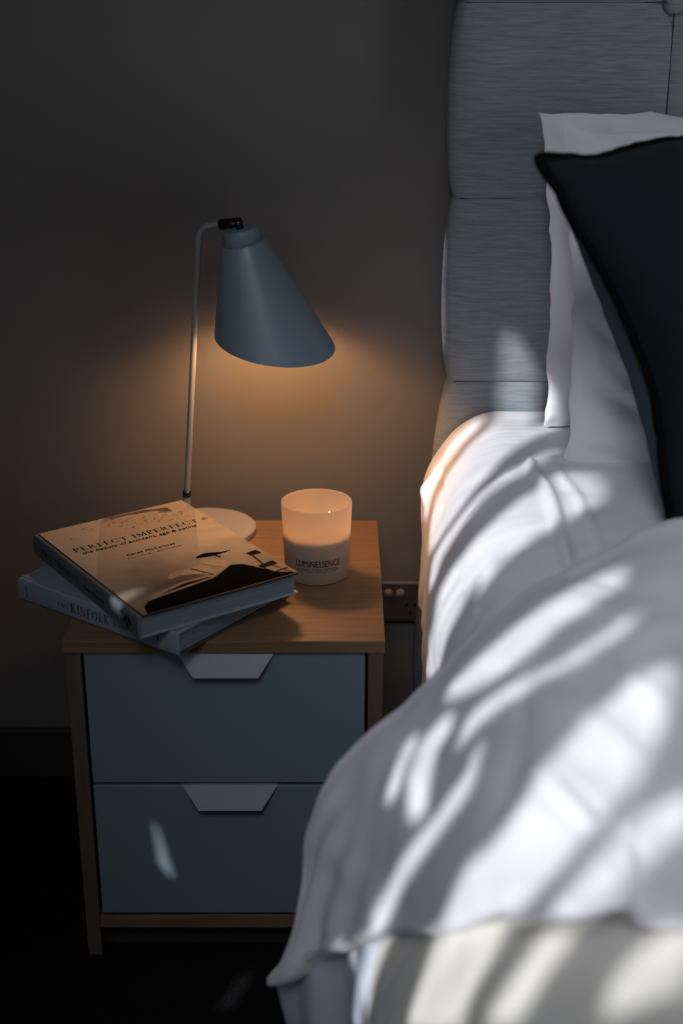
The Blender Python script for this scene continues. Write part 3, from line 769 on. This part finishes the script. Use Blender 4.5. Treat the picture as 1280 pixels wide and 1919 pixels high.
# ------------------------------------------------------------------ white sheet over the mattress
def near_poly(x, y, pts):
    best = 9; 
    for (ax_, ay), (bx, by) in zip(pts[:-1], pts[1:]):
        dx, dy = bx - ax_, by - ay; t = max(0, min(1, ((x - ax_) * dx + (y - ay) * dy) / (dx * dx + dy * dy)))
        best = min(best, math.hypot(x - ax_ - t * dx, y - ay - t * dy))
    return best
rows = []
for Y, drop, out in ((1.942, 0, 0), (1.915, 0, -.004), (1.86, .0, .0), (1.78, 0, .004), (1.65, 0, .010), (1.52, .002, .012), (1.42, .010, .012), (1.34, .02, .010), (1.26, .03, .004), (1.15, .035, .0)):
    prof = [(1.735, .40), (1.735, .60), (1.70, .652), (1.5, .66), (1.1, .66), (.7, .66), (.45, .66), (.32, .6605), (.25, .6605), (.205, .656), (.168, .634), (.139, .594), (.122, .555), (.118, .51), (.120, .45), (.121, .40), (.121, .352)]
    rows.append([(x - (out if x < .2 else 0) + (drop if x < .25 else 0) , Y, z - drop * (1 if z > .5 else .5)) for x, z in prof])
G = surf(rows, 190, 230)
Nn = grid_normals(G)
if Nn[20, 110, 2] < 0: Nn = -Nn
r1 = [(.239, 1.70), (.250, 1.622), (.250, 1.549), (.247, 1.476), (.246, 1.37), (.245, 1.2)]
r2 = [(.270, 1.70), (.283, 1.60), (.285, 1.516), (.287, 1.42), (.288, 1.2)]
r3 = [(.300, 1.745), (.239, 1.699), (.20, 1.665), (.165, 1.60)]
for i in range(G.shape[0]):
    for j in range(G.shape[1]):
        x, y, z = G[i, j]; d = 0
        if x < 1.0:
            d += .0085 * math.exp(-(near_poly(x, y, r1) / .0075)**2)
            t2 = near_poly(x, y, r2)
            if z > .6: d += .0040 * math.exp(-(t2 / .006)**2)
            d += .0045 * math.exp(-(near_poly(x, y, r3) / .009)**2)
            d += .0010 * fbm(x * 5, y * 26, z * 5) * (1 if z > .6 else .8)
            d += .003 * fbm(x * 5 + 3, y * 6, z * 6)
            if z < .6: d += .006 * fbm(y * 9, 4.2, z * 2.5)
            d += .012 * math.exp(-((y - 1.905) / .016)**2) * math.exp(-((z - .552) / .018)**2) * (x < .3)
        G[i, j] += Nn[i, j] * d
sheet = grid_obj('bed_sheet', G, M_SHEET, thick=.002)
tag(sheet, 'white cotton sheet drawn smooth over the mattress in front of the headboard', 'sheet')

# ------------------------------------------------------------------ duvet, thrown back over the near half of the bed
crest = [(1.735, 1.36, .70), (1.0, 1.37, .715), (.60, 1.385, .712), (.358, 1.38, .702), (.270, 1.345, .678), (.196, 1.315, .652), (.140, 1.29, .619), (.103, 1.28, .586), (.060, 1.27, .545), (.022, 1.26, .510), (-.015, 1.25, .467), (-.032, 1.24, .421), (-.043, 1.23, .349), (-.061, 1.225, .281), (-.076, 1.225, .252)]
hem = [(1.735, .78, .655), (1.0, .80, .66), (.45, .80, .66), (.231, .806, .65), (.199, .815, .66), (.155, .816, .65), (.115, .886, .60), (.090, .933, .55), (.071, .98, .51), (.039, 1.059, .445), (.013, 1.108, .40), (-.008, 1.138, .365), (-.03, 1.169, .33), (-.048, 1.191, .292), (-.075, 1.217, .256)]
crest = np.array(crest); hem = np.array(hem)
fr = [0, .07, .18, .33, .5, .66, .8, .92, 1.0]
rows = []
rows.append(crest + np.array([(.06 if i > 3 else 0, .06, -.075) for i in range(len(crest))]) * np.array([[min(1, .25 + .75 * (14 - i) / 8 if i > 6 else 1)] for i in range(len(crest))]))
rows.append(crest + np.array([(.018 if i > 3 else 0, .030, -.022) for i in range(len(crest))]) * np.array([[min(1, .25 + .75 * (14 - i) / 8 if i > 6 else 1)] for i in range(len(crest))]))
outw = np.array([(0, -.1, 1)] * 4 + [(-.2, -.1, .97), (-.35, -.1, .93), (-.5, -.15, .85), (-.55, -.2, .8), (-.6, -.25, .75), (-.65, -.3, .68), (-.7, -.4, .55), (-.75, -.5, .4), (-.75, -.6, .25), (-.7, -.7, .1), (-.6, -.7, 0)])
outw /= np.linalg.norm(outw, axis=1, keepdims=True)
for f in fr:
    base = crest * (1 - f) + hem * f
    amp = np.array([.03, .03, .03, .032, .034, .036, .034, .03, .026, .02, .014, .010, .006, .003, 0])
    b_ = math.sin(math.pi * min(1, f * .92 + .08)) * amp
    rows.append(base + outw * b_[:, None])
rows.append(hem + np.array([(.012 if i > 4 else 0, .012, -.014) for i in range(len(hem))]))
G = surf(rows, 170, 240)
Nn = grid_normals(G)
if Nn[80, 40, 2] < 0: Nn = -Nn
c1 = [(.150, .975), (.166, .935), (.182, .895)]
c2 = [(.166, 1.13), (.152, 1.09), (.142, 1.02), (.130, .96)]
for i in range(G.shape[0]):
    fi = i / (G.shape[0] - 1); w = math.sin(math.pi * min(1, max(0, fi)))**.5
    for j in range(G.shape[1]):
        x, y, z = G[i, j]
        if x > 1.1: continue
        q = x * .8 + y * .45 + z * .25
        d = .007 * fbm(x * 5, y * 5, z * 5) * w
        d += .0045 * fbm(q * 13, (y - z) * 1.6, 1.7) * w
        d += .009 * fbm(q * 6.5, (y - z) * 1.2, 7.7) * w
        d += .005 * math.exp(-(near_poly(x, y, c1) / .008)**2) * w - .004 * math.exp(-(near_poly(x, y, c2) / .010)**2) * w
        if x < .10: d += .006 * math.sin(y * 150 + x * 40) * max(0, min(1, (.10 - x) / .08)) * max(0, min(1, (.5 - z) / .12)) * w
        G[i, j] += Nn[i, j] * d
duvet = grid_obj('duvet', G, M_DUVET, thick=.006)
tag(duvet, 'rumpled white duvet hanging off the near side of the bed', 'duvet')
# the lower layer hanging out below the hem
hm = hem[9:][:, :]
top = hm + np.array([.022, .02, .03]) * np.linspace(1, .3, len(hm))[:, None]
top[-1] = hem[-1] + np.array([.004, .006, .004])
bot = np.array([(.05, 1.09, .0), (.03, 1.12, .0), (.01, 1.16, .0), (-.005, 1.19, .0), (-.018, 1.23, .0), (-.028, 1.25, .0)]); bot[:, 2] = .03
mid = top * .55 + bot * .45
mid[-1] = (-.0587, 1.245, .172); mid[-2] = (-.034, 1.205, .19)
rows = [top, top * .75 + mid * .25, mid, mid * .5 + bot * .5, bot]
G = surf(rows, 60, 70); Nn = grid_normals(G)
for i in range(60):
    for j in range(70):
        w = min(1, i / 10)
        G[i, j] += Nn[i, j] * (.006 * math.sin(j / 69 * 14 + 1.2) * w * (1 if j < 62 else (69 - j) / 7))
link_o = grid_obj('lower_layer', G, M_LAYER, duvet, thick=.003)
link_o['label'] = 'blue-grey underside layer hanging below the duvet hem'

# ------------------------------------------------------------------ cream blanket under the duvet, nearest the camera
rows = []
for Y, dx in ((1.16, .016), (1.10, .010), (1.04, .006), (.95, .004), (.85, .002), (.70, 0), (.55, 0), (.40, 0), (.20, .0)):
    prof = [(1.745, .30), (1.745, .58), (1.70, .632), (1.2, .638), (.7, .638), (.4, .638), (.27, .636), (.205, .628), (.150, .598), (.108, .553), (.082, .505), (.054, .445), (.030, .39), (.019, .33), (.014, .25), (.013, .16), (.014, .07)]
    rows.append([(x + (dx if x < .5 else 0), Y, z) for x, z in prof])
G = surf(rows, 110, 170); Nn = grid_normals(G)
if Nn[50, 60, 2] < 0: Nn = -Nn
for i in range(G.shape[0]):
    for j in range(G.shape[1]):
        x, y, z = G[i, j]
        if x > 1.2: continue
        d = .004 * fbm(x * 6, y * 6, z * 6) + (.003 * fbm(x * 3, y * 18, z * 2) if x < .3 else 0)
        G[i, j] += Nn[i, j] * d
blanket = grid_obj('blanket', G, M_CREAM, thick=.004)
tag(blanket, 'cream blanket spread over the foot of the bed below the duvet hem', 'blanket')

# ------------------------------------------------------------------ pillows and cushion
def pillow_shells(cen, ex, ez, en, hw, hh, T, conc, nz, wr, seed, n=72, pin=2.6, q=.55, concz=None):
    """two quilted shells meeting at a seam; concave sides run to pointed corners"""
    cen, ex, ez, en = Vector(cen), Vector(ex).normalized(), Vector(ez).normalized(), Vector(en).normalized()
    F, B = [], []
    t = np.sin(np.linspace(-math.pi / 2, math.pi / 2, n))
    for b_ in t:
        fr_, br = [], []
        for a in t:
            x = hw * a * (1 - conc * (1 - abs(b_)**1.6) * abs(a)**2)
            z = hh * b_ * (1 - (conc * .8 if concz is None else concz) * (1 - abs(a)**1.6) * abs(b_)**2)
            th = T * max(0, (1 - abs(a)**pin) * (1 - abs(b_)**pin))**q
            w = (1 - abs(a)**4) * (1 - abs(b_)**4)
            x += .006 * fbm(seed, z * 11, a * 2) * abs(a)**3; z += .007 * fbm(x * 11, seed, b_ * 2) * abs(b_)**3
            wv = wr * (fbm(x * 6 + seed, z * 30 + x * 16, seed) * 1.0 + fbm(x * 4 + seed, z * 9 + x * 5, seed * 2) * .9) * min(1, w * 1.6)
            ez_ = nz * fbm(seed + x * 14, z * 14, 9.0) * (1 - w * .6)
            base = cen + ex * x + ez * z + en * ez_
            fr_.append(base + en * (th + wv)); br.append(base - en * (th + wr * fbm(x * 9, z * 9, seed + 8) * w))
        F.append(fr_); B.append(br)
    return F, B
def shells_obj(name, F, B, m, parent=None):
    bm = bmesh.new(); n = len(F)
    for G_ in (F, B):
        vs_ = [[bm.verts.new(p) for p in r] for r in G_]
        for i in range(n - 1):
            for j in range(n - 1): bm.faces.new((vs_[i][j], vs_[i][j + 1], vs_[i + 1][j + 1], vs_[i + 1][j]))
    bmesh.ops.remove_doubles(bm, verts=bm.verts, dist=1e-5)
    return link(name, bm, m, parent, smooth=True)
# back pillow leaning on the headboard
F, B = pillow_shells((.618, 1.868, .868), (1, 0, -.012), (-.055, .05, 1), (.03, -1, .05), .352, .208, .050, .03, .010, .018, 3.0, pin=2.0, q=.62)
p1 = shells_obj('pillow', F, B, M_PILLOW)
tag(p1, 'white pillow standing upright against the headboard, at the back', 'pillow', None)
F, B = pillow_shells((.624, 1.752, .858), (1, 0, 0), (-.05, .13, 1), (.03, -1, .13), .348, .212, .062, .04, .006, .024, 11.0, pin=2.0, q=.6)
p2 = shells_obj('pillow', F, B, M_PILLOW)
tag(p2, 'white pillow between the back pillow and the dark cushion', 'pillow', None)
# navy cushion, tilted, with dark piping round its seam
TL = Vector((.205, 1.50, 1.067))
ev = Vector((.165, -.04, -.415)).normalized()
eu = Vector((.79, .60, .085)); eu = eu.normalized()
hs = .225
cen = TL + (eu + ev) * hs
enn = eu.cross(-ev); enn = enn if enn.y < 0 else -enn
F, B = pillow_shells(cen, eu, -ev, enn, hs, hs, .088, .22, .003, .006, 5.0, pin=2.1, q=.5, concz=.05)
cush = empty('cushion', cen, 0, 'square navy linen cushion with black piping leaning in front of the white pillows', 'cushion')
def one_shell(name, G_, m):
    bm = bmesh.new(); n = len(G_)
    vs_ = [[bm.verts.new(p) for p in r] for r in G_]
    for i in range(n - 1):
        for j in range(n - 1): bm.faces.new((vs_[i][j], vs_[i][j + 1], vs_[i + 1][j + 1], vs_[i + 1][j]))
    return link(name, bm, m, cush, smooth=True)
one_shell('front_panel', F, M_NAVY)
bk = one_shell('back_panel', B, M_TEAL); bk['label'] = 'teal linen back of the cushion'
rim = [F[0][j] for j in range(len(F))] + [F[i][-1] for i in range(1, len(F))] + [F[-1][j] for j in range(len(F) - 2, -1, -1)] + [F[i][0] for i in range(len(F) - 2, 0, -1)]
bm = bmesh.new(); tube(bm, rim + [rim[0]], .0062, 10, caps=False); link('piping', bm, M_PIPING, cush, smooth=True)
